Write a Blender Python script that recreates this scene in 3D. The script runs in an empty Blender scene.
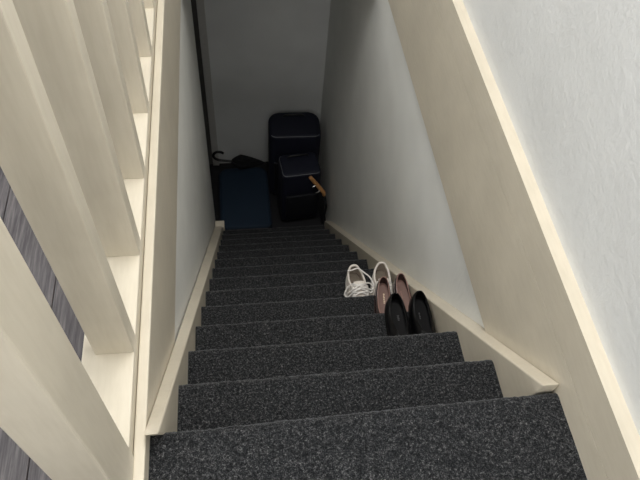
import bpy, bmesh, math, random
from mathutils import Vector, Matrix, noise
random.seed(7)
SC = bpy.context.scene
COL = SC.collection
PI = math.pi

# ------------------------------------------------------------------ camera
# x = across the stairs (0 .. 0.80 between the fascia boards), y = down the flight, z = up; 0,0,0 = left end of the top nosing
CAM = (0.1916, -0.4220, 1.1917)
PITCH, YAW, ROLL, FPX = 54.1145, 11.6707, 6.2986, 639.786
P, Yw, Rl = map(math.radians, (PITCH, YAW, ROLL))
fwd = Vector((math.sin(Yw)*math.cos(P), math.cos(Yw)*math.cos(P), -math.sin(P)))
rt0 = Vector((math.cos(Yw), -math.sin(Yw), 0))
up0 = rt0.cross(fwd)
rt = rt0*math.cos(Rl) + up0*math.sin(Rl)
up = -rt0*math.sin(Rl) + up0*math.cos(Rl)
cd = bpy.data.cameras.new('camera')
cam = bpy.data.objects.new('camera', cd)
COL.objects.link(cam)
m = Matrix((rt, up, -fwd)).transposed().to_4x4()
m.translation = Vector(CAM)
cam.matrix_world = m
cd.sensor_width = 36.0
cd.lens = FPX*36.0/640.0
cd.clip_start = 0.02
SC.camera = cam

# ------------------------------------------------------------------ world, light, exposure
world = bpy.data.worlds.new('world'); SC.world = world
world.use_nodes = True
bg = world.node_tree.nodes['Background']
bg.inputs['Color'].default_value = (0.86, 0.92, 1.0, 1)
bg.inputs['Strength'].default_value = 1.0

SKY_X0, SKY_X1, SKY_Y0, SKY_Y1, CEIL = 0.00, 0.78, -0.20, 1.25, 2.45     # roof window opening in the upper ceiling
ld = bpy.data.lights.new('roof_window_daylight', 'AREA')
ld.shape = 'RECTANGLE'; ld.size = SKY_X1-SKY_X0-0.08; ld.size_y = SKY_Y1-SKY_Y0-0.08
ld.energy = 41.0
ld.color = (1.0, 0.975, 0.93)
lo = bpy.data.objects.new('roof_window_daylight', ld)
lo.location = ((SKY_X0+SKY_X1)/2, (SKY_Y0+SKY_Y1)/2, CEIL+0.10)
COL.objects.link(lo)

WIN_Y0, WIN_Y1, WIN_Z0, WIN_Z1, XSIDE = 0.00, 1.50, 0.95, 2.15, -1.38     # window opening in the upper side wall
wl = bpy.data.lights.new('side_window_daylight', 'AREA')
wl.shape = 'RECTANGLE'; wl.size = WIN_Z1-WIN_Z0-0.10; wl.size_y = WIN_Y1-WIN_Y0-0.10
wl.energy = 14.0
wl.color = (0.97, 0.985, 1.0)
wo = bpy.data.objects.new('side_window_daylight', wl)
wo.location = (XSIDE-0.05, (WIN_Y0+WIN_Y1)/2, (WIN_Z0+WIN_Z1)/2)
wo.rotation_euler = (0, -PI/2, 0)
COL.objects.link(wo)

REAR_X0, REAR_X1, REAR_Z0, REAR_Z1, YREAR = -0.50, 0.65, 0.95, 2.20, -1.90   # window opening in the rear wall of the landing
rl = bpy.data.lights.new('rear_window_daylight', 'AREA')
rl.shape = 'RECTANGLE'; rl.size = REAR_X1-REAR_X0-0.10; rl.size_y = REAR_Z1-REAR_Z0-0.10
rl.energy = 21.0
rl.color = (1.0, 0.985, 0.95)
ro = bpy.data.objects.new('rear_window_daylight', rl)
ro.location = ((REAR_X0+REAR_X1)/2, YREAR-0.05, (REAR_Z0+REAR_Z1)/2)
ro.rotation_euler = (PI/2, 0, 0)
COL.objects.link(ro)

SC.view_settings.view_transform = 'Standard'
SC.view_settings.look = 'None'
SC.view_settings.gamma = 1.0
SC.view_settings.use_curve_mapping = False
SC.view_settings.exposure = 0.0

# ------------------------------------------------------------------ materials
def srgb(r, g, b):
    f = lambda c: (c/255/12.92) if c/255 <= 0.04045 else ((c/255+0.055)/1.055)**2.4
    return (f(r), f(g), f(b), 1.0)

class NT:
    def __init__(s, name):
        s.m = bpy.data.materials.new(name); s.m.use_nodes = True
        s.t = s.m.node_tree; s.b = s.t.nodes['Principled BSDF']
        s.tc = s.t.nodes.new('ShaderNodeTexCoord')
    def n(s, typ, **kw):
        nd = s.t.nodes.new(typ)
        for k, v in kw.items():
            if k in nd.inputs: nd.inputs[k].default_value = v
            else: setattr(nd, k, v)
        return nd
    def l(s, a, b): s.t.links.new(a, b)
    def co(s, scale=(1, 1, 1), which='Object'):
        mp = s.n('ShaderNodeMapping'); mp.inputs['Scale'].default_value = scale
        s.l(s.tc.outputs[which], mp.inputs['Vector']); return mp.outputs['Vector']
    def noise(s, scale, detail=4, rough=0.55, co=None):
        nd = s.n('ShaderNodeTexNoise'); nd.inputs['Scale'].default_value = scale
        nd.inputs['Detail'].default_value = detail; nd.inputs['Roughness'].default_value = rough
        s.l(co if co is not None else s.tc.outputs['Object'], nd.inputs['Vector'])
        return nd.outputs['Fac']
    def ramp(s, fac, stops):
        r = s.n('ShaderNodeValToRGB')
        el = r.color_ramp.elements
        while len(el) < len(stops): el.new(0.5)
        for e, (p, c) in zip(el, stops): e.position = p; e.color = c
        s.l(fac, r.inputs['Fac']); return r.outputs['Color']
    def bump(s, h, strength=0.2, dist=0.002):
        b = s.n('ShaderNodeBump'); b.inputs['Strength'].default_value = strength
        b.inputs['Distance'].default_value = dist
        s.l(h, b.inputs['Height']); s.l(b.outputs['Normal'], s.b.inputs['Normal'])

def plain(name, col, rough=0.5, metal=0.0, nscale=60, namp=0.06, bump=0.1, coat=0.0, spec=0.5):
    t = NT(name)
    c0 = tuple(max(0, c*(1-namp)) for c in col[:3])+(1,)
    c1 = tuple(min(1, c*(1+namp)) for c in col[:3])+(1,)
    f = t.noise(nscale)
    t.l(t.ramp(f, [(0.3, c0), (0.7, c1)]), t.b.inputs['Base Color'])
    t.b.inputs['Roughness'].default_value = rough
    t.b.inputs['Metallic'].default_value = metal
    t.b.inputs['Coat Weight'].default_value = coat
    t.b.inputs['Specular IOR Level'].default_value = spec
    if bump: t.bump(f, bump, 0.001)
    return t.m

def paint_mat(name, col, streak=(1, 1, 1), rough=0.38):
    t = NT(name)
    big = t.noise(5, 3)
    fine = t.noise(120, 3, co=t.co(streak))
    c0 = tuple(c*0.93 for c in col[:3])+(1,); c1 = tuple(min(1, c*1.05) for c in col[:3])+(1,)
    base = t.ramp(big, [(0.3, c0), (0.7, c1)])
    mx = t.n('ShaderNodeMix', data_type='RGBA', blend_type='MULTIPLY')
    mx.inputs['Factor'].default_value = 0.5
    t.l(base, mx.inputs[6]); t.l(t.ramp(fine, [(0.3, (.9, .89, .87, 1)), (0.6, (1, 1, 1, 1))]), mx.inputs[7])
    t.l(mx.outputs[2], t.b.inputs['Base Color'])
    t.b.inputs['Roughness'].default_value = rough
    t.bump(fine, 0.18, 0.0015)
    return t.m

def wall_mat(name, col, scale, streak=(1, 1, 1), strength=0.6):
    t = NT(name)
    n1 = t.noise(scale, 6, 0.6, co=t.co(streak))
    n2 = t.noise(3, 2)
    c0 = tuple(c*0.95 for c in col[:3])+(1,); c1 = tuple(min(1, c*1.03) for c in col[:3])+(1,)
    t.l(t.ramp(n2, [(0.35, c0), (0.65, c1)]), t.b.inputs['Base Color'])
    t.b.inputs['Roughness'].default_value = 0.75
    t.bump(n1, strength, 0.003)
    return t.m

def carpet_mat():
    t = NT('charcoal_fleck_carpet')
    a = t.noise(185, 3, 0.7)
    b = t.noise(400, 2, 0.6)
    ad = t.n('ShaderNodeMath', operation='ADD'); t.l(a, ad.inputs[0])
    mu = t.n('ShaderNodeMath', operation='MULTIPLY'); t.l(b, mu.inputs[0]); mu.inputs[1].default_value = 0.9
    t.l(mu.outputs[0], ad.inputs[1])
    sc = t.n('ShaderNodeMath', operation='MULTIPLY'); t.l(ad.outputs[0], sc.inputs[0]); sc.inputs[1].default_value = 0.526
    col = t.ramp(sc.outputs[0], [(0.36, (0.005, 0.0052, 0.006, 1)), (0.47, (0.014, 0.0146, 0.016, 1)),
                                 (0.56, (0.042, 0.043, 0.045, 1)), (0.68, (0.18, 0.18, 0.182, 1))])
    t.l(col, t.b.inputs['Base Color'])
    t.b.inputs['Roughness'].default_value = 0.95
    t.b.inputs['Specular IOR Level'].default_value = 0.1
    t.b.inputs['Sheen Weight'].default_value = 0.27
    t.b.inputs['Sheen Roughness'].default_value = 0.35
    t.b.inputs['Sheen Tint'].default_value = (0.75, 0.78, 0.82, 1)
    t.bump(sc.outputs[0], 0.7, 0.006)
    return t.m

def wood_mat():
    t = NT('grey_oak_laminate')
    info = t.n('ShaderNodeObjectInfo')
    mp = t.n('ShaderNodeMapping'); mp.inputs['Scale'].default_value = (55, 2.6, 55)
    t.l(t.tc.outputs['Object'], mp.inputs['Vector'])
    cb = t.n('ShaderNodeCombineXYZ'); t.l(info.outputs['Random'], cb.inputs[1])
    mm = t.n('ShaderNodeVectorMath', operation='SCALE'); mm.inputs['Scale'].default_value = 40
    t.l(cb.outputs[0], mm.inputs[0]); t.l(mm.outputs[0], mp.inputs['Location'])
    g = t.noise(3.0, 6, 0.65, co=mp.outputs['Vector'])
    t.l(t.ramp(g, [(0.3, srgb(54, 50, 53)), (0.5, srgb(86, 82, 85)), (0.72, srgb(122, 117, 117))]), t.b.inputs['Base Color'])
    t.b.inputs['Roughness'].default_value = 0.55
    t.bump(g, 0.25, 0.002)
    return t.m

CREAM = srgb(213, 204, 186)
M = {
 'paint': paint_mat('cream_gloss_paint', CREAM, (1, 0.15, 1)),
 'paint_v': paint_mat('cream_gloss_paint_upright', CREAM, (1, 1, 0.12)),
 'wall': wall_mat('white_plaster', srgb(228, 229, 228), 55),
 'wall_low': wall_mat('white_roughcast', srgb(238, 238, 234), 45, (1, 1, 0.35), 0.6),
 'ceil': wall_mat('white_ceiling_paint', srgb(232, 232, 230), 80),
 'carpet': carpet_mat(),
 'wood': wood_mat(),
 'hallfloor': plain('dark_hall_floor', srgb(20, 20, 24), 0.7, 0, 25, 0.2),
 'white_sneaker': plain('white_knit', srgb(226, 218, 210), 0.7, 0, 300, 0.08, 0.4),
 'white_rubber': plain('white_rubber', srgb(232, 228, 222), 0.5, 0, 90, 0.04),
 'lace': plain('white_lace', srgb(240, 236, 232), 0.75, 0, 400, 0.05, 0.3),
 'sneaker_lining': plain('beige_lining', srgb(198, 186, 174), 0.8, 0, 200, 0.1),
 'sneaker_insole': plain('taupe_insole', srgb(120, 110, 98), 0.85, 0, 200, 0.1),
 'brown': plain('brown_patent_leather', srgb(50, 33, 33), 0.22, 0, 90, 0.1, 0.03, 0.5),
 'brown_lining': plain('rose_brown_lining', srgb(64, 46, 44), 0.5, 0, 150, 0.08),
 'brown_insole': plain('tan_insole', srgb(124, 97, 89), 0.5, 0, 150, 0.06),
 'brown_edge': plain('rim_highlight_and_print', srgb(150, 116, 106), 0.35, 0, 150, 0.06),  # pale tone puts the rim's highlight into the colour; print shares it
 'label': plain('pale_print', srgb(226, 206, 176), 0.5, 0, 200, 0.05),
 'brown_sole': plain('dark_brown_sole', srgb(46, 30, 28), 0.5, 0, 120, 0.1),
 'black': plain('black_leather', srgb(8, 8, 10), 0.36, 0, 200, 0.15, 0.06, spec=0.25),
 'black_lining': plain('black_lining', srgb(5, 5, 6), 0.7, 0, 200, 0.1, spec=0.15),
 'black_insole': plain('dark_grey_insole', srgb(12, 12, 14), 0.5, 0, 200, 0.1, spec=0.15),
 'black_sole': plain('black_rubber_sole', srgb(8, 8, 9), 0.65, 0, 200, 0.1, spec=0.2),
 'grey_print': plain('grey_print', srgb(60, 60, 62), 0.5, 0, 200, 0.1),
 'navy': plain('navy_suitcase_fabric', srgb(9, 14, 34), 0.7, 0, 350, 0.2, 0.3),
 'navy_dark': plain('dark_navy_fabric', srgb(6, 8, 18), 0.75, 0, 350, 0.2, 0.3),
 'edge_glint': plain('edge_glint_silver', srgb(120, 122, 128), 0.45, 0.5, 80, 0.03, 0),
 'bag': plain('petrol_blue_fabric', srgb(9, 33, 52), 0.8, 0, 260, 0.15, 0.3),
 'bag_edge': plain('dark_blue_binding', srgb(8, 14, 28), 0.8, 0, 260, 0.15, 0.2),
 'umbrella': plain('black_umbrella_cloth', srgb(8, 9, 14), 0.9, 0, 200, 0.2, 0.2),
 'plastic': plain('black_plastic', srgb(12, 12, 14), 0.35, 0, 120, 0.1, 0),
 'steel': plain('bright_steel', srgb(210, 208, 204), 0.25, 0.8, 80, 0.03, 0),
 'woodhandle': plain('varnished_wood', srgb(206, 150, 96), 0.4, 0, 60, 0.2, 0.1),
 'glass': None,
 'casing': plain('grey_white_casing_paint', srgb(196, 194, 190), 0.5, 0, 60, 0.04),
 'door_gap': plain('door_gap_shade_grey', srgb(92, 90, 88), 0.5, 0, 60, 0.05),
}
gm = NT('roof_window_glass')
gm.b.inputs['Base Color'].default_value = (1, 1, 1, 1); gm.b.inputs['Roughness'].default_value = 0.0
gm.b.inputs['Transmission Weight'].default_value = 1.0; gm.b.inputs['IOR'].default_value = 1.02
M['glass'] = gm.m

# ------------------------------------------------------------------ helpers
def obj(name, bm, mat, parent=None, smooth=False):
    me = bpy.data.meshes.new(name)
    bm.normal_update()
    bm.to_mesh(me); bm.free()
    if smooth:
        for p in me.polygons: p.use_smooth = True
    me.materials.append(mat)
    o = bpy.data.objects.new(name, me); COL.objects.link(o)
    if parent is not None: o.parent = parent
    return o

def tag(o, label=None, cat=None, group=None, kind=None):
    if label: o['label'] = label
    if cat: o['category'] = cat
    if group: o['group'] = group
    if kind: o['kind'] = kind
    return o

def empty(name, loc, label=None, cat=None, group=None, kind=None, rz=0):
    o = bpy.data.objects.new(name, None); COL.objects.link(o)
    o.location = loc; o.rotation_euler = (0, 0, rz); o.empty_display_size = 0.05
    return tag(o, label, cat, group, kind)

def bx(bm, x0, x1, y0, y1, z0, z1, bev=0.0, seg=2):
    r = bmesh.ops.create_cube(bm, size=1.0)
    vs = r['verts']
    for v in vs:
        v.co = Vector(((x0+x1)/2+v.co.x*(x1-x0), (y0+y1)/2+v.co.y*(y1-y0), (z0+z1)/2+v.co.z*(z1-z0)))
    if bev:
        es = list({e for v in vs for e in v.link_edges})
        bmesh.ops.bevel(bm, geom=es, offset=bev, segments=seg, profile=0.5, affect='EDGES')
    return bm

def box(name, x0, x1, y0, y1, z0, z1, mat, parent=None, bev=0.0, seg=2, kind=None):
    o = obj(name, bx(bmesh.new(), x0, x1, y0, y1, z0, z1, bev, seg), mat, parent)
    if kind: o['kind'] = kind
    return o

def prism(name, pts_yz, x0, x1, mat, parent=None, bev=0.0):
    """polygon in the y-z plane extruded along x"""
    bm = bmesh.new()
    a = [bm.verts.new((x0, y, z)) for y, z in pts_yz]
    b = [bm.verts.new((x1, y, z)) for y, z in pts_yz]
    n = len(a)
    bm.faces.new(a); bm.faces.new(b[::-1])
    for i in range(n): bm.faces.new((a[i], b[i], b[(i+1) % n], a[(i+1) % n]))
    bmesh.ops.recalc_face_normals(bm, faces=bm.faces)
    if bev: bmesh.ops.bevel(bm, geom=list(bm.edges), offset=bev, segments=2, profile=0.5, affect='EDGES')
    return obj(name, bm, mat, parent)

def rings(bm, loops, close_u=True, cap0=False, cap1=False):
    vl = [[bm.verts.new(p) for p in lp] for lp in loops]
    n = len(vl[0])
    for a, b in zip(vl[:-1], vl[1:]):
        for i in range(n if close_u else n-1):
            j = (i+1) % n
            bm.faces.new((a[i], a[j], b[j], b[i]))
    if cap0: bm.faces.new(vl[0][::-1])
    if cap1: bm.faces.new(vl[-1])
    return vl

def catmull(pts, k=6, closed=False):
    P_ = [Vector(p) for p in pts]; n = len(P_); out = []
    rng = range(n if closed else n-1)
    for i in rng:
        if closed: p0, p1, p2, p3 = (P_[(i+d) % n] for d in (-1, 0, 1, 2))
        else: p0, p1, p2, p3 = P_[max(i-1, 0)], P_[i], P_[i+1], P_[min(i+2, n-1)]
        for s in range(k):
            t = s/k
            out.append(0.5*((2*p1)+(-p0+p2)*t+(2*p0-5*p1+4*p2-p3)*t*t+(-p0+3*p1-3*p2+p3)*t**3))
    if not closed: out.append(P_[-1])
    return out

def tube(bm, pts, rad, seg=8, closed=False):
    n = len(pts); loops = []
    ref = Vector((0.13, 0.21, 1)).normalized()
    for i, p in enumerate(pts):
        a = pts[(i-1) % n] if (closed or i) else pts[0]
        b = pts[(i+1) % n] if (closed or i < n-1) else pts[-1]
        t = (Vector(b)-Vector(a)).normalized()
        u = t.cross(ref)
        if u.length < 1e-4: u = t.cross(Vector((1, 0, 0)))
        u.normalize(); w = t.cross(u)
        r = rad(i/(n-1)) if callable(rad) else rad
        loops.append([Vector(p)+u*r*math.cos(2*PI*k/seg)+w*r*math.sin(2*PI*k/seg) for k in range(seg)])
    if closed: loops.append(loops[0])
    rings(bm, loops, True, not closed, not closed)
    if closed: bmesh.ops.remove_doubles(bm, verts=bm.verts, dist=1e-6)
    bmesh.ops.recalc_face_normals(bm, faces=bm.faces)
    return bm

# ------------------------------------------------------------------ stair geometry
W = 0.80
RISE, RUN = 0.1858, 0.1739
TL, TR = 0.0352, 0.0360                 # stringer thickness left / right
NSTEP = 14                              # treads counting the landing edge as the first
REC = 0.052                             # nosing overhang
ZF = -NSTEP*RISE                        # hall floor
SL = 0.049                              # stringer height above the nosing line
yn = lambda k: (k-1)*RUN
zn = lambda k: -(k-1)*RISE
ZA, ZB, ZC = 0.1694, 0.0736, -0.2617    # right: skirting top, joint, fascia bottom
ZL, ZLB = 0.0465, -0.3311               # left: edge board top and fascia bottom
XWR, XWRU = 0.812, 0.829                # right wall, below and above
XWL = -0.004                            # left wall below the fascia
YB = 3.06                               # back wall of the hall
YLE = 2.47                              # end of the left wall
FLOOR = 0.022                           # upper wooden floor

# ------------------------------------------------------------------ room shell
def struct(name, *a, **k): return box(name, *a, kind='structure', **k)
struct('wall_right', XWRU, XWRU+0.12, -1.9, 3.3, ZC+0.02, CEIL+0.02, M['wall'])
struct('wall_right_lower', XWR, XWRU+0.11, -0.2, YB+0.1, ZF-0.05, ZC+0.02, M['wall_low'])
struct('wall_left', XWL-0.10, XWL, -0.2, YLE, ZF-0.05, -0.02, M['wall_low'])
struct('wall_back', -1.4, XWR+0.1, YB, YB+0.1, ZF-0.05, -0.1, M['wall'])
struct('wall_hall_side', -1.4, -1.3, 1.0, YB, ZF-0.05, -0.1, M['wall'])
struct('wall_hall_front', -1.4, XWL-0.10, 0.95, 1.05, ZF-0.05, -0.02, M['wall'])  # unseen wall, added to keep stray sky light out of the hall
struct('floor_hall', -1.4, XWR+0.1, 0.9, YB+0.1, ZF-0.06, ZF, M['hallfloor'])
struct('ceiling_hall', -1.4, XWRU, 1.93, YB+0.1, -0.36, -0.03, M['ceil'])
bm_ = bmesh.new()
for a in ((-1.9, WIN_Y0, -0.1, CEIL+0.02), (WIN_Y1, 3.3, -0.1, CEIL+0.02), (WIN_Y0, WIN_Y1, -0.1, WIN_Z0), (WIN_Y0, WIN_Y1, WIN_Z1, CEIL+0.02)):
    bx(bm_, XSIDE-0.12, XSIDE, *a)
tag(obj('wall_upper_side', bm_, M['wall']), kind='structure')
w2 = empty('window_2', (XSIDE-0.10, (WIN_Y0+WIN_Y1)/2, (WIN_Z0+WIN_Z1)/2), kind='structure')
hy2, hz2 = (WIN_Y1-WIN_Y0)/2, (WIN_Z1-WIN_Z0)/2
bm_ = bmesh.new()
for a in ((-hy2, -hy2+0.05, -hz2, hz2), (hy2-0.05, hy2, -hz2, hz2), (-hy2+0.05, hy2-0.05, -hz2, -hz2+0.05), (-hy2+0.05, hy2-0.05, hz2-0.05, hz2)):
    bx(bm_, -0.02, 0.03, *a)
obj('window_frame', bm_, M['paint'], w2)
box('pane', -0.002, 0.002, -hy2+0.05, hy2-0.05, -hz2+0.05, hz2-0.05, M['glass'], w2)
struct('wall_upper_front', -1.5, XWRU+0.1, 3.2, 3.3, -0.03, CEIL+0.02, M['wall'])
bm_ = bmesh.new()
for a in ((-1.5, REAR_X0, -0.1, CEIL+0.02), (REAR_X1, XWRU+0.1, -0.1, CEIL+0.02), (REAR_X0, REAR_X1, -0.1, REAR_Z0), (REAR_X0, REAR_X1, REAR_Z1, CEIL+0.02)):
    bx(bm_, a[0], a[1], YREAR-0.10, YREAR, a[2], a[3])
tag(obj('wall_upper_rear', bm_, M['wall']), kind='structure')
w3 = empty('window_3', ((REAR_X0+REAR_X1)/2, YREAR-0.09, (REAR_Z0+REAR_Z1)/2), kind='structure')
hx3, hz3 = (REAR_X1-REAR_X0)/2, (REAR_Z1-REAR_Z0)/2
bm_ = bmesh.new()
for a in ((-hx3, -hx3+0.05, -hz3, hz3), (hx3-0.05, hx3, -hz3, hz3), (-hx3+0.05, hx3-0.05, -hz3, -hz3+0.05), (-hx3+0.05, hx3-0.05, hz3-0.05, hz3)):
    bx(bm_, a[0], a[1], -0.02, 0.03, a[2], a[3])
obj('window_frame', bm_, M['paint'], w3)
box('pane', -hx3+0.05, hx3-0.05, -0.002, 0.002, -hz3+0.05, hz3-0.05, M['glass'], w3)
# upper ceiling: four strips round the roof window
bm = bmesh.new()
bx(bm, -1.5, SKY_X0, -2.0, 3.3, CEIL, CEIL+0.2); bx(bm, SKY_X1, XWRU+0.1, -2.0, 3.3, CEIL, CEIL+0.2)
bx(bm, SKY_X0, SKY_X1, -2.0, SKY_Y0, CEIL, CEIL+0.2); bx(bm, SKY_X0, SKY_X1, SKY_Y1, 3.3, CEIL, CEIL+0.2)
tag(obj('ceiling', bm, M['ceil']), kind='structure')
wnd = empty('window_1', ((SKY_X0+SKY_X1)/2, (SKY_Y0+SKY_Y1)/2, CEIL), kind='structure')
hx, hy = (SKY_X1-SKY_X0)/2, (SKY_Y1-SKY_Y0)/2
bm = bmesh.new()
bx(bm, -hx, -hx+0.04, -hy, hy, 0.13, 0.19); bx(bm, hx-0.04, hx, -hy, hy, 0.13, 0.19)
bx(bm, -hx+0.04, hx-0.04, -hy, -hy+0.04, 0.13, 0.19); bx(bm, -hx+0.04, hx-0.04, hy-0.04, hy, 0.13, 0.19)
obj('window_frame', bm, M['paint'], wnd)
box('pane', -hx+0.04, hx-0.04, -hy+0.04, hy-0.04, 0.155, 0.160, M['glass'], wnd)

# upper wooden floor in planks, each its own piece
fl = empty('floor', (-0.8, 0.5, 0), kind='structure')
def plank(name, x0, x1, y0, y1, parent):
    o = box(name, x0+0.0008, x1-0.0008, y0+0.0008, y1-0.0008, FLOOR-0.014, FLOOR, M['wood'], parent, bev=0.0012, seg=1)
    for v in o.data.vertices: v.co -= parent.location
    return o
xs = [-0.128, -0.203, -0.335, -0.467, -0.599, -0.731, -0.863, -0.995, -1.127, -1.259, -1.38]
for i in range(len(xs)-1):
    cuts = [-1.9, -0.75+0.31*(i % 3), 0.62+0.23*((i*2) % 3), 1.9+0.11*(i % 4), 3.2]
    for a, b in zip(cuts[:-1], cuts[1:]): plank('plank', xs[i+1], xs[i], a, b, fl)
struct('floor_base', -1.5, XWL-0.02, -1.9, 3.3, -0.028, FLOOR-0.014, M['hallfloor'])
struct('floor_beyond_well', XWL-0.02, XWRU, 2.05, 3.3, -0.029, FLOOR-0.002, M['wood'])

# door casing in the hall, just seen past the end of the left wall
dr = empty('door_1', (-0.5, YB, ZF), kind='structure')
def local(o, p):
    for v in o.data.vertices: v.co -= Vector(p)
    return o
local(box('door_casing', -0.012, 0.036, YB-0.022, YB, ZF, ZF+2.12, M['casing'], dr, bev=0.003), dr.location)
local(box('door_panel', -0.86, -0.012, YB-0.010, YB, ZF+0.005, ZF+2.06, M['door_gap'], dr), dr.location)  # dark grey paints in the shaded gap beside the casing

# right: fascia board along the well and the skirting board above it
o = box('trim_1', W, XWRU+0.002, -1.85, 2.05, ZC, ZB-0.001, M['paint'], kind='structure')
o = box('baseboard_right', W, XWRU+0.001, -1.85, 3.2, ZB+0.001, ZA, M['paint'], kind='structure')
# left: fascia + edge board
o = box('trim_2', -0.0205, 0.0, -1.85, 2.05, ZLB, ZL, M['paint'], bev=0.003, kind='structure')
# filler strips on top of the stringers where the wall stands back behind the fascia are part of the stringers

# ------------------------------------------------------------------ staircase
st = empty('staircase', (0.4, 0, 0), 'straight steep flight of stairs in speckled charcoal carpet between cream stringers', 'staircase')

def carpet(name, prof, x0, x1, dx=0.006, skew=0.0):
    """carpet sheet: profile in y,z extruded across x with a pile-like unevenness"""
    pts = []
    for (a, b) in zip(prof[:-1], prof[1:]):
        L = math.hypot(b[0]-a[0], b[1]-a[1]); k = max(1, int(L/0.006))
        for s in range(k): pts.append((a[0]+(b[0]-a[0])*s/k, a[1]+(b[1]-a[1])*s/k))
    pts.append(prof[-1])
    nx = int((x1-x0)/dx)
    verts, faces = [], []
    n = len(pts)
    nor = []
    for i in range(n):
        a = pts[max(i-1, 0)]; b = pts[min(i+1, n-1)]
        ty, tz = b[0]-a[0], b[1]-a[1]; L = math.hypot(ty, tz) or 1
        nor.append((-tz/L, ty/L))
    for i in range(n):
        for j in range(nx+1):
            x = x0+(x1-x0)*j/nx
            h = random.uniform(-0.0014, 0.0014)+0.0015*noise.noise(Vector((x*14, pts[i][0]*14, pts[i][1]*14)))
            edge = 1.0 if 0 < j < nx else 0.3
            verts.append((x-st.location.x+(random.uniform(-.001, .001) if 0 < j < nx else 0), pts[i][0]+nor[i][0]*h*edge+skew*(x-x0)/(x1-x0), pts[i][1]+nor[i][1]*h*edge))
    for i in range(n-1):
        for j in range(nx):
            a = i*(nx+1)+j
            faces.append((a, a+1, a+nx+2, a+nx+1))
    me = bpy.data.meshes.new(name); me.from_pydata(verts, [], faces)
    me.polygons.foreach_set('use_smooth', [True]*len(me.polygons))
    me.materials.append(M['carpet']); me.update()
    o = bpy.data.objects.new(name, me); COL.objects.link(o); o.parent = st
    return o

def step_profile(k, yback):
    y, z = yn(k)+0.006, zn(k)+0.003; r = 0.017; th = 0.044
    p = [(yback, z), (y-r, z)]
    for a in range(1, 7):
        t = a/6*PI/2; p.append((y-r+r*math.sin(t), z-r+r*math.cos(t)))
    for a in range(1, 5):
        t = a/4*PI/2; p.append((y-r+r*math.cos(t), z-th+r-r*math.sin(t)))
    p += [(y-REC, z-th-0.003), (y-REC, z-RISE-(0.003 if k == NSTEP else 0))]
    return p
landing = carpet('landing', step_profile(1, -1.85), 0.0005, W-0.0005, skew=0.012)
for k in range(2, NSTEP+1):
    carpet('step', step_profile(k, yn(k-1)+0.006-REC), 0.0265+0.0130*yn(k)-0.002, W-TR)

# stringers: sloping boards on either wall, ending on the landing nosing and at the hall floor
def stringer(x0, x1, y0, sl, yend, under):
    slope = RISE/RUN
    ztop = lambda y: sl-slope*y
    ye = yend
    p = [(y0, ztop(y0)), (ye, ztop(ye)), (ye, ZF), (ye-0.25, ZF), (y0+0.06, ztop(y0+0.06)-0.42), (y0+under, -0.012)]
    o = prism('stringer', p, x0-0.4, x1-0.4, M['paint'], st, bev=0.0035)
    return o
ss = stringer(W-TR, W-0.0005, 0.021, SL, 2.262, 0.0)
ss2 = stringer(0.0005, TL, -0.026, 0.052, 2.25, 0.030)
for v in ss2.data.vertices:                 # its inner face runs slightly out of parallel with the wall
    if v.co.x > -0.4+0.02: v.co.x = v.co.x-TL+0.0265+0.0130*v.co.y
# filler bead between stringer and the set-back right wall
slope = RISE/RUN
bz = lambda y: SL-0.006-slope*y
prism('filler_bead', [(0.27, bz(0.27)), (2.262, bz(2.262)), (2.262, bz(2.262)-0.03), (0.27, bz(0.27)-0.03)], W-0.4, XWR-0.4, M['paint'], st)
# plinth block at the foot of the left stringer
o = box('plinth_block', 0.004-0.4, 0.066-0.4, 2.255, 2.315, ZF, -2.372, M['paint'], st, bev=0.003)

# ------------------------------------------------------------------ balustrade on the upper floor
bal = empty('balustrade', (-0.057, 0.5, FLOOR), 'cream painted balustrade with flat uprights on a low rail beside the stairwell', 'balustrade')
bl = bal.location.copy()
RT = ZL+0.034
local(box('bottom_rail', -0.117, -0.0215, -0.05, 2.05, FLOOR, RT, M['paint'], bal, bev=0.003), bl)
HT = 0.93
yb = [0.133, 0.352, 0.562, 0.773, 0.985, 1.197, 1.409, 1.621, 1.833]
for y in yb:
    local(box('baluster', -0.093, -0.0215, y, y+0.036, RT-0.001, HT, M['paint_v'], bal, bev=0.0022), bl)
local(box('newel_post', -0.092, -0.018, -0.14, -0.05, FLOOR, 1.06, M['paint_v'], bal, bev=0.0035), bl)
local(box('handrail', -0.096, -0.016, -0.05, 2.05, HT, HT+0.055, M['paint'], bal, bev=0.012, seg=3), bl)

# ------------------------------------------------------------------ shoes
NPH = 44
def foot_hw(t, kind):
    """half width of the last at t (0 heel .. 1 toe)"""
    tab = {'loafer': [(0, .033), (.12, .0362), (.35, .0362), (.55, .036), (.72, .0375), (.88, .033), (1, .022)],
           'flat': [(0, .027), (.12, .0305), (.35, .0305), (.55, .034), (.72, .0385), (.88, .033), (1, .022)],
           'sneaker': [(0, .032), (.12, .037), (.35, .039), (.55, .043), (.72, .046), (.88, .041), (1, .03)]}[kind]
    for (a, va), (b, vb) in zip(tab[:-1], tab[1:]):
        if t <= b: return va+(vb-va)*(t-a)/(b-a)
    return tab[-1][1]
def outline(L, kind, t0=0.0, t1=1.0, ws=1.0, side=1, ex=0.52, z=0.0, zf=None, dx=0.0):
    """closed loop; y runs from the heel (y=0) towards the toe (y=-L)"""
    out = []
    for i in range(NPH):
        ph = 2*PI*i/NPH
        q = (1-math.cos(ph))/2; t = t0+(t1-t0)*q
        s = math.sin(ph); sg = 1 if s >= 0 else -1
        x = sg*foot_hw(t, kind)*ws*abs(s)**ex + side*0.010*math.sin(PI*min(1, t))*0.6 - side*0.006*max(0, t-0.7) + dx
        out.append(Vector((x, -L*t, z if zf is None else zf(q))))
    return out
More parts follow.
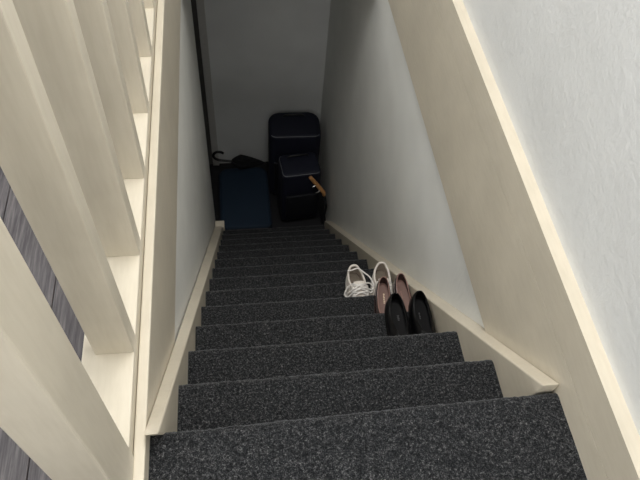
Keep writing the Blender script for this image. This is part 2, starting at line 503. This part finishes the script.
def lerp_loops(A, B, e, f): return [Vector((a.x+(b.x-a.x)*e, a.y+(b.y-a.y)*e, a.z+(b.z-a.z)*f)) for a, b in zip(A, B)]

def shoe(name, kind, L, loc, rz, side, mats, label, group, zs, topz, t_open, top_ws, sole_h, cat='shoe'):
    root = empty(name, loc, label, cat, group, rz=rz)
    F = outline(L, kind, 0, 1, 1.0, side, z=sole_h)
    T = outline(L, kind, 0.018, t_open, top_ws, side, ex=0.66, zf=topz)
    # sole
    bm = bmesh.new()
    rings(bm, [outline(L, kind, .003, .997, .97, side, z=0), outline(L, kind, -.006, 1.006, 1.03, side, z=0.003),
               outline(L, kind, -.006, 1.006, 1.035, side, z=sole_h), outline(L, kind, .002, .998, .99, side, z=sole_h+0.0015)], True, True, True)
    obj('sole', bm, mats['sole'], root, True)
    # upper
    bm = bmesh.new(); nr = 9; lp = []
    for r in range(nr+1):
        u = r/nr; lp.append(lerp_loops(F, T, u**1.7, 1-(1-u)**1.5))
    rings(bm, lp)
    obj('upper', bm, mats['upper'], root, True)
    # lining
    I = outline(L, kind, 0.02, 0.9, 0.84, side, z=sole_h+0.004)
    Ti = outline(L, kind, 0.026, t_open-0.006, top_ws*0.93, side, ex=0.66, zf=lambda q: topz(q)-0.001)
    bm = bmesh.new(); lp = []
    for r in range(7):
        u = r/6; lp.append(lerp_loops(Ti, I, u**0.8, u))
    rings(bm, lp)
    bmesh.ops.reverse_faces(bm, faces=bm.faces)
    obj('lining', bm, mats['lining'], root, True)
    bm = bmesh.new()
    rings(bm, [outline(L, kind, 0.012, 0.92, 0.88, side, z=sole_h+0.002), outline(L, kind, 0.02, 0.90, 0.85, side, z=sole_h+0.0055),
               outline(L, kind, 0.08, 0.84, 0.7, side, z=sole_h+0.0045)], True, True, True)
    ins = obj('insole', bm, mats['insole'], root, True)
    # topline binding
    bm = bmesh.new(); tube(bm, [a.lerp(b, 0.5) for a, b in zip(T, Ti)], mats['bind_r'], 8, True)
    obj('binding', bm, mats['bind'], root, True)
    return root, ins, T

def text_marks(parent, root_z, cx, cy, w, h, mat, n=6):
    """a short line of unreadably small printed strokes running along the insole"""
    bm = bmesh.new()
    for i in range(n):
        y = cy+h/2-h*(i+0.5)/n
        bx(bm, cx-w/2, cx+w/2*(0.6 if i % 2 else 1), y-h/n*0.33, y+h/n*0.33, root_z, root_z+0.0006)
    return obj('printed_mark', bm, mat, parent)

def flat_top(q): return 0.057-0.020*math.sin(PI*min(1, q*1.1))*0.9-0.018*q
brown = dict(sole=M['brown_sole'], upper=M['brown'], lining=M['brown_lining'], insole=M['brown_insole'], bind=M['brown_edge'], bind_r=0.0016)
blackm = dict(sole=M['black_sole'], upper=M['black'], lining=M['black_lining'], insole=M['black_insole'], bind=M['black_sole'], bind_r=0.0018)
whitem = dict(sole=M['white_rubber'], upper=M['white_sneaker'], lining=M['sneaker_lining'], insole=M['sneaker_insole'], bind=M['white_sneaker'], bind_r=0.0045)

z4, z5, z6 = zn(4)+0.0048, zn(5)+0.0048, zn(6)+0.0048
r1, i1, _ = shoe('flat_shoe', 'flat', 0.240, (0.671, 0.738, z5), math.radians(-6), 0, brown,
    'brown glossy flat shoe next to the white sneakers, farther from the wall', 'brown flat shoes', 0, flat_top, 0.66, 0.72, 0.011)
text_marks(i1, 0.0163, 0.003, -0.070, 0.0055, 0.042, M['label'])
r2, i2, _ = shoe('flat_shoe', 'flat', 0.240, (0.7325, 0.747, z5), math.radians(2), 0, brown,
    'brown glossy flat shoe right against the stringer behind the black shoes', 'brown flat shoes', 0, flat_top, 0.66, 0.72, 0.011)
text_marks(i2, 0.0163, -0.003, -0.070, 0.0045, 0.036, M['brown_edge'])
def black_top(q): return 0.056-0.014*math.sin(PI*min(1, q*1.1))-0.008*q
r3, i3, _ = shoe('loafer', 'loafer', 0.242, (0.6490, 0.562, z4), math.radians(0), 0, blackm,
    'black leather slip-on shoe, the one of the pair farther from the wall', 'black slip-on shoes', 0, black_top, 0.60, 0.62, 0.012)
text_marks(i3, 0.0173, 0.004, -0.072, 0.006, 0.020, M['grey_print'], 4)
r4, i4, _ = shoe('loafer', 'loafer', 0.242, (0.7265, 0.564, z4), math.radians(-1), 0, blackm,
    'black leather slip-on shoe, the one beside the cream stringer', 'black slip-on shoes', 0, black_top, 0.60, 0.62, 0.012)
text_marks(i4, 0.0173, -0.004, -0.072, 0.004, 0.024, M['grey_print'], 4)

def sneak_top(q):
    return 0.072+0.008*max(0, 1-q*9)-0.015*math.sin(PI*min(1, q*1.0))**0.8+0.010*q
def sneaker(loc, rz, side, label, full):
    root, ins, T = shoe('sneaker', 'sneaker', 0.244, loc, rz, side, whitem, label, 'white sneakers', 0, sneak_top, 0.46, 0.80, 0.024)
    cxf = lambda y: side*0.006*math.sin(PI*min(1, -y/0.244))
    zt = lambda y: 0.083-0.30*max(0, -y-0.112)
    # tongue
    bm = bmesh.new(); lp = []
    for i in range(9):
        u = i/8; y = -0.085-0.085*u
        hw = 0.020+0.003*math.sin(PI*u)
        zc = zt(y)+0.009*(1-u)+0.001
        lp.append([Vector((cxf(y)+hw*math.sin(a), y, zc-0.006*(1-math.cos(a))+0.0)) for a in [(-1.3+2.6*j/8) for j in range(9)]])
    rings(bm, lp, False)
    o = obj('tongue', bm, M['white_sneaker'], root, True)
    sm = o.modifiers.new('s', 'SOLIDIFY'); sm.thickness = 0.004; sm.offset = 0
    # eyestays: reinforced strips carrying the eyelets
    for sx in (-1, 1):
        bm = bmesh.new(); lp = []
        for i in range(8):
            u = i/7; y = -0.098-0.075*u
            xo = cxf(y)+sx*(0.0215-0.003*u); z = zt(y)+0.001
            lp.append([Vector((xo, y, z+0.002)), Vector((xo+sx*0.006, y, z-0.0005)), Vector((xo+sx*0.012, y, z-0.008))])
        rings(bm, lp, False)
        o = obj('eyestay', bm, M['white_rubber'], root, True)
        sm = o.modifiers.new('s', 'SOLIDIFY'); sm.thickness = 0.003; sm.offset = 0
    # laces
    def lace(pts, r=0.0027):
        bm = bmesh.new(); tube(bm, catmull(pts, 7), r, 7); return obj('lace', bm, M['lace'], root, True)
    for i, y in enumerate((-0.102, -0.116, -0.130, -0.146)):
        z = zt(y)+0.006; c = cxf(y)
        lace([(c-0.027, y+0.002, z-0.005), (c-0.012, y-0.003, z+0.007), (c+0.010, y-0.008, z+0.007), (c+0.027, y-0.012, z-0.005)])
        lace([(c+0.027, y+0.001, z-0.005), (c+0.010, y-0.004, z+0.010), (c-0.012, y-0.009, z+0.009), (c-0.027, y-0.013, z-0.005)])
    if full:
        # loose loops hanging over the side and a strand thrown across the opening
        lace([(-0.028, -0.030, 0.083), (-0.010, -0.031, 0.088), (0.012, -0.027, 0.090), (0.030, -0.040, 0.084), (0.054, -0.060, 0.074), (0.064, -0.086, 0.064), (0.056, -0.110, 0.064), (0.022, -0.112, 0.090), (0.0, -0.106, 0.095)])
        lace([(0.0, -0.104, 0.096), (0.024, -0.094, 0.088), (0.050, -0.086, 0.072), (0.061, -0.098, 0.058), (0.050, -0.120, 0.060), (0.015, -0.122, 0.090)])
        lace([(0.004, -0.108, 0.098), (-0.020, -0.096, 0.092), (-0.040, -0.100, 0.072), (-0.049, -0.114, 0.052), (-0.040, -0.130, 0.060), (-0.016, -0.124, 0.088), (0.012, -0.112, 0.098)])
        lace([(0.0, -0.106, 0.097), (-0.016, -0.118, 0.094), (-0.034, -0.118, 0.072), (-0.044, -0.112, 0.050), (-0.048, -0.104, 0.032)])
        lace([(0.030, -0.100, 0.080), (0.045, -0.115, 0.060), (0.048, -0.128, 0.040), (0.040, -0.138, 0.060), (0.020, -0.130, 0.084)])
    else:
        lace([(0.0, -0.104, 0.094), (-0.024, -0.094, 0.086), (-0.043, -0.100, 0.064), (-0.047, -0.114, 0.044), (-0.034, -0.124, 0.060), (-0.012, -0.114, 0.090)])
    return root
sneaker((0.6050, 0.898, z6), math.radians(1), 1, 'white sneaker with loose laces standing out in the open on the stairs', True)
sneaker((0.7160, 0.903, z6), math.radians(-2), -1, 'white sneaker half hidden behind the brown flat shoe, by the wall', False)

# ------------------------------------------------------------------ hall: blue bag, suitcases, umbrellas
def rrect(hx, hy, r, z, n=8, rb=None):
    """rounded rectangle loop; r radius at front (-y), rb at back (+y)"""
    rb = rb or r; out = []
    for cx, cy, a0, rr in ((hx, hy, 0, rb), (-hx, hy, PI/2, rb), (-hx, -hy, PI, r), (hx, -hy, 1.5*PI, r)):
        sx = 1 if cx > 0 else -1; sy = 1 if cy > 0 else -1
        for i in range(n+1):
            a = a0+PI/2*i/n
            out.append(Vector((cx-sx*rr+rr*math.cos(a), cy-sy*rr+rr*math.sin(a), z)))
    return out
def soft_box(name, hx, hy, r, z0, z1, er, mat, parent, rb=None, dz=None):
    bm = bmesh.new(); lp = []
    for i in range(6):
        a = PI/2*i/5; ins = er*(1-math.sin(a)); lp.append(rrect(hx-ins, hy-ins, max(r-ins, .004), z0+er*(1-math.cos(a)), rb=max((rb or r)-ins, .004)))
    for i in range(6):
        a = PI/2*i/5; ins = er*(1-math.cos(a)); lp.append(rrect(hx-ins, hy-ins, max(r-ins, .004), z1-er*(1-math.sin(a)), rb=max((rb or r)-ins, .004)))
    rings(bm, lp, True, True, True)
    if dz:
        for v in bm.verts: v.co.z += dz(v.co)
    return obj(name, bm, mat, parent, True)

def suitcase(loc, rz, hx, hy, h, r, rb, label, sub):
    root = empty('suitcase', loc, label, 'suitcase', 'dark suitcases in the hall', rz=rz)
    soft_box('shell', hx, hy, r, 0.035, h, 0.028, M['navy'], root, rb=rb)
    # front pocket and its zip line
    f = soft_box('front_pocket', hx*0.82, 0.012, 0.010, 0.10, h*0.62, 0.009, M['navy_dark'], root); f.location = (0, -hy-0.006, 0)
    # bright tube modelling the highlight along the top's front (and one side)
    e = 0.010
    lp = rrect(hx-e*0.6, hy-e*0.6, max(r-e*0.6, .004), h-e*0.7, rb=max(rb-e*0.6, .004))
    n = len(lp)//4
    seq = lp[2*n+3:4*n-3] if sub == 'front' else lp[n+n//2:4*n-3]
    bm = bmesh.new(); tube(bm, seq, 0.0024, 6); obj('edge_tube', bm, M['edge_glint'], root, True)
    lp = rrect(hx-0.0+0.0008, hy+0.0008, r, 0.06, rb=rb)
    bm = bmesh.new(); tube(bm, lp, 0.003, 6, True); obj('bottom_binding', bm, M['navy_dark'], root, True)
    # carrying handle on the back edge of the top
    bm = bmesh.new(); tube(bm, catmull([(-0.07, hy*0.55, h-0.004), (-0.06, hy*0.55, h+0.012), (0, hy*0.55, h+0.017), (0.06, hy*0.55, h+0.012), (0.07, hy*0.55, h-0.004)], 6), 0.007, 8)
    obj('carry_handle', bm, M['plastic'], root, True)
    for sx in (-1, 1):
        for sy in (-1, 1):
            bm = bmesh.new()
            bmesh.ops.create_cone(bm, cap_ends=True, segments=20, radius1=0.022, radius2=0.022, depth=0.018,
                matrix=Matrix.Translation((sx*(hx-0.045), sy*(hy-0.05), 0.022)) @ Matrix.Rotation(PI/2, 4, 'Y'))
            bmesh.ops.bevel(bm, geom=[e_ for e_ in bm.edges if len(e_.link_faces) == 2 and abs(e_.calc_face_angle(0)) > 1], offset=0.003, segments=2, affect='EDGES')
            wh = obj('wheel', bm, M['plastic'], root, True)
            bm = bmesh.new(); bx(bm, sx*(hx-0.045)-0.014, sx*(hx-0.045)+0.014, sy*(hy-0.05)-0.016, sy*(hy-0.05)+0.016, 0.030, 0.046, 0.003)
            obj('wheel_housing', bm, M['plastic'], wh)
    return root
suitcase((0.588, 2.808, ZF), math.radians(-1), 0.180, 0.128, 0.650, 0.05, 0.085, 'larger dark navy suitcase standing upright against the back wall', 'front')
suitcase((0.603, 2.541, ZF), math.radians(6), 0.136, 0.108, 0.535, 0.035, 0.05, 'smaller dark navy suitcase standing in front of the larger one', 'side')

bag = empty('storage_bag', (0.2175, 2.600, ZF), 'low dark blue fabric storage bag lying flat at the foot of the stairs', 'bag')
soft_box('body', 0.184, 0.290, 0.05, 0.0, 0.14, 0.03, M['bag'], bag, rb=0.075, dz=lambda c: 0.006*noise.noise(Vector((c.x*9, c.y*9, 3)))*(1 if c.z > .1 else 0))
bm = bmesh.new(); tube(bm, rrect(0.1825, 0.2885, 0.05, 0.118, rb=0.074), 0.006, 8, True); obj('edge_tube', bm, M['bag_edge'], bag, True)
bm = bmesh.new(); tube(bm, rrect(0.1825, 0.2885, 0.05, 0.022, rb=0.074), 0.006, 8, True); obj('edge_tube', bm, M['bag_edge'], bag, True)
o = soft_box('side_panel', 0.006, 0.22, 0.005, 0.03, 0.110, 0.004, M['bag_edge'], bag); o.location = (-0.1835, 0, 0)

# crook-handled umbrella lying across the back of the bag
um = empty('umbrella', (0.255, 2.885, ZF+0.149), 'folded black umbrella with a crook handle lying across the blue bag', 'umbrella')
def folded_canopy(name, p0, p1, rmax, mat, parent, flutes=8, seg=48, peak=0.25):
    p0, p1 = Vector(p0), Vector(p1); ax = (p1-p0).normalized()
    u = ax.cross(Vector((0, 0, 1)))
    if u.length < 0.1: u = ax.cross(Vector((1, 0, 0)))
    u.normalize(); w = u.cross(ax)
    bm = bmesh.new(); lp = []
    for i in range(22):
        t = i/21
        r = rmax*((t/peak)**0.6 if t < peak else (1-(t-peak)/(1-peak))**0.75)+0.004
        ring = []
        for k in range(seg):
            a = 2*PI*k/seg
            rr = r*(1+0.16*math.sin(flutes*a+t*3.0))
            ring.append(p0.lerp(p1, t)+u*rr*math.cos(a)+w*rr*math.sin(a))
        lp.append(ring)
    rings(bm, lp, True, True, True)
    bmesh.ops.recalc_face_normals(bm, faces=bm.faces)
    return obj(name, bm, mat, parent, True)
folded_canopy('canopy', (-0.125, 0.004, 0.052), (0.125, -0.010, 0.040), 0.046, M['umbrella'], um, peak=0.3)
bm = bmesh.new(); tube(bm, [Vector((-0.16, 0.008, 0.056)), Vector((0.0, -0.002, 0.044)), Vector((0.135, -0.011, 0.033))], 0.005, 8); obj('shaft', bm, M['steel'], um, True)
bm = bmesh.new()
tube(bm, catmull([(-0.105, 0.004, 0.050), (-0.16, 0.009, 0.056), (-0.205, 0.014, 0.062), (-0.236, 0.017, 0.076), (-0.250, 0.018, 0.102), (-0.244, 0.018, 0.130), (-0.222, 0.018, 0.146), (-0.192, 0.018, 0.142), (-0.176, 0.018, 0.130)], 7), 0.0098, 10)
obj('handle', bm, M['plastic'], um, True)
bm = bmesh.new(); tube(bm, [Vector((0.120, -0.010, 0.034)), Vector((0.148, -0.012, 0.032))], lambda t: 0.006-0.003*t, 8); obj('ferrule', bm, M['plastic'], um, True)
bm = bmesh.new(); c0 = Vector((-0.04, 0.0, 0.046))
tube(bm, [c0+Vector((0.004*math.cos(a), 0.050*math.cos(a), 0.048*math.sin(a))) for a in [2*PI*k/24 for k in range(24)]], 0.003, 6, True); obj('tie_strap', bm, M['umbrella'], um, True)

# short umbrella with a wooden handle leaning by the right wall
u2 = empty('umbrella', (0.768, 2.405, ZF), 'short dark umbrella with a bent wooden handle leaning against the right wall', 'umbrella')
folded_canopy('canopy', (0.0, 0, 0.365), (0.012, 0.0, 0.012), 0.020, M['umbrella'], u2, flutes=6, peak=0.4)
bm = bmesh.new(); tube(bm, catmull([(0.0, 0, 0.345), (-0.004, 0, 0.372), (-0.022, 0, 0.402), (-0.050, 0, 0.448), (-0.080, 0, 0.497), (-0.106, 0, 0.540)], 6), lambda t: 0.0125+0.003*math.sin(PI*t), 10)
hd = obj('handle', bm, M['woodhandle'], u2, True)
bm = bmesh.new(); tube(bm, catmull([(-0.030, -0.006, 0.418), (-0.045, -0.018, 0.404), (-0.060, -0.016, 0.392), (-0.052, -0.006, 0.386)], 5), 0.005, 8); obj('metal_clip', bm, M['steel'], u2, True)
bm = bmesh.new(); tube(bm, catmull([(-0.060, -0.004, 0.462), (-0.076, -0.010, 0.456), (-0.088, -0.012, 0.452)], 5), 0.005, 8); obj('metal_clip', bm, M['steel'], u2, True)
bm = bmesh.new(); tube(bm, [Vector((0.012, 0, 0.014)), Vector((0.013, 0, 0.0))], 0.004, 8); obj('ferrule', bm, M['plastic'], u2, True)
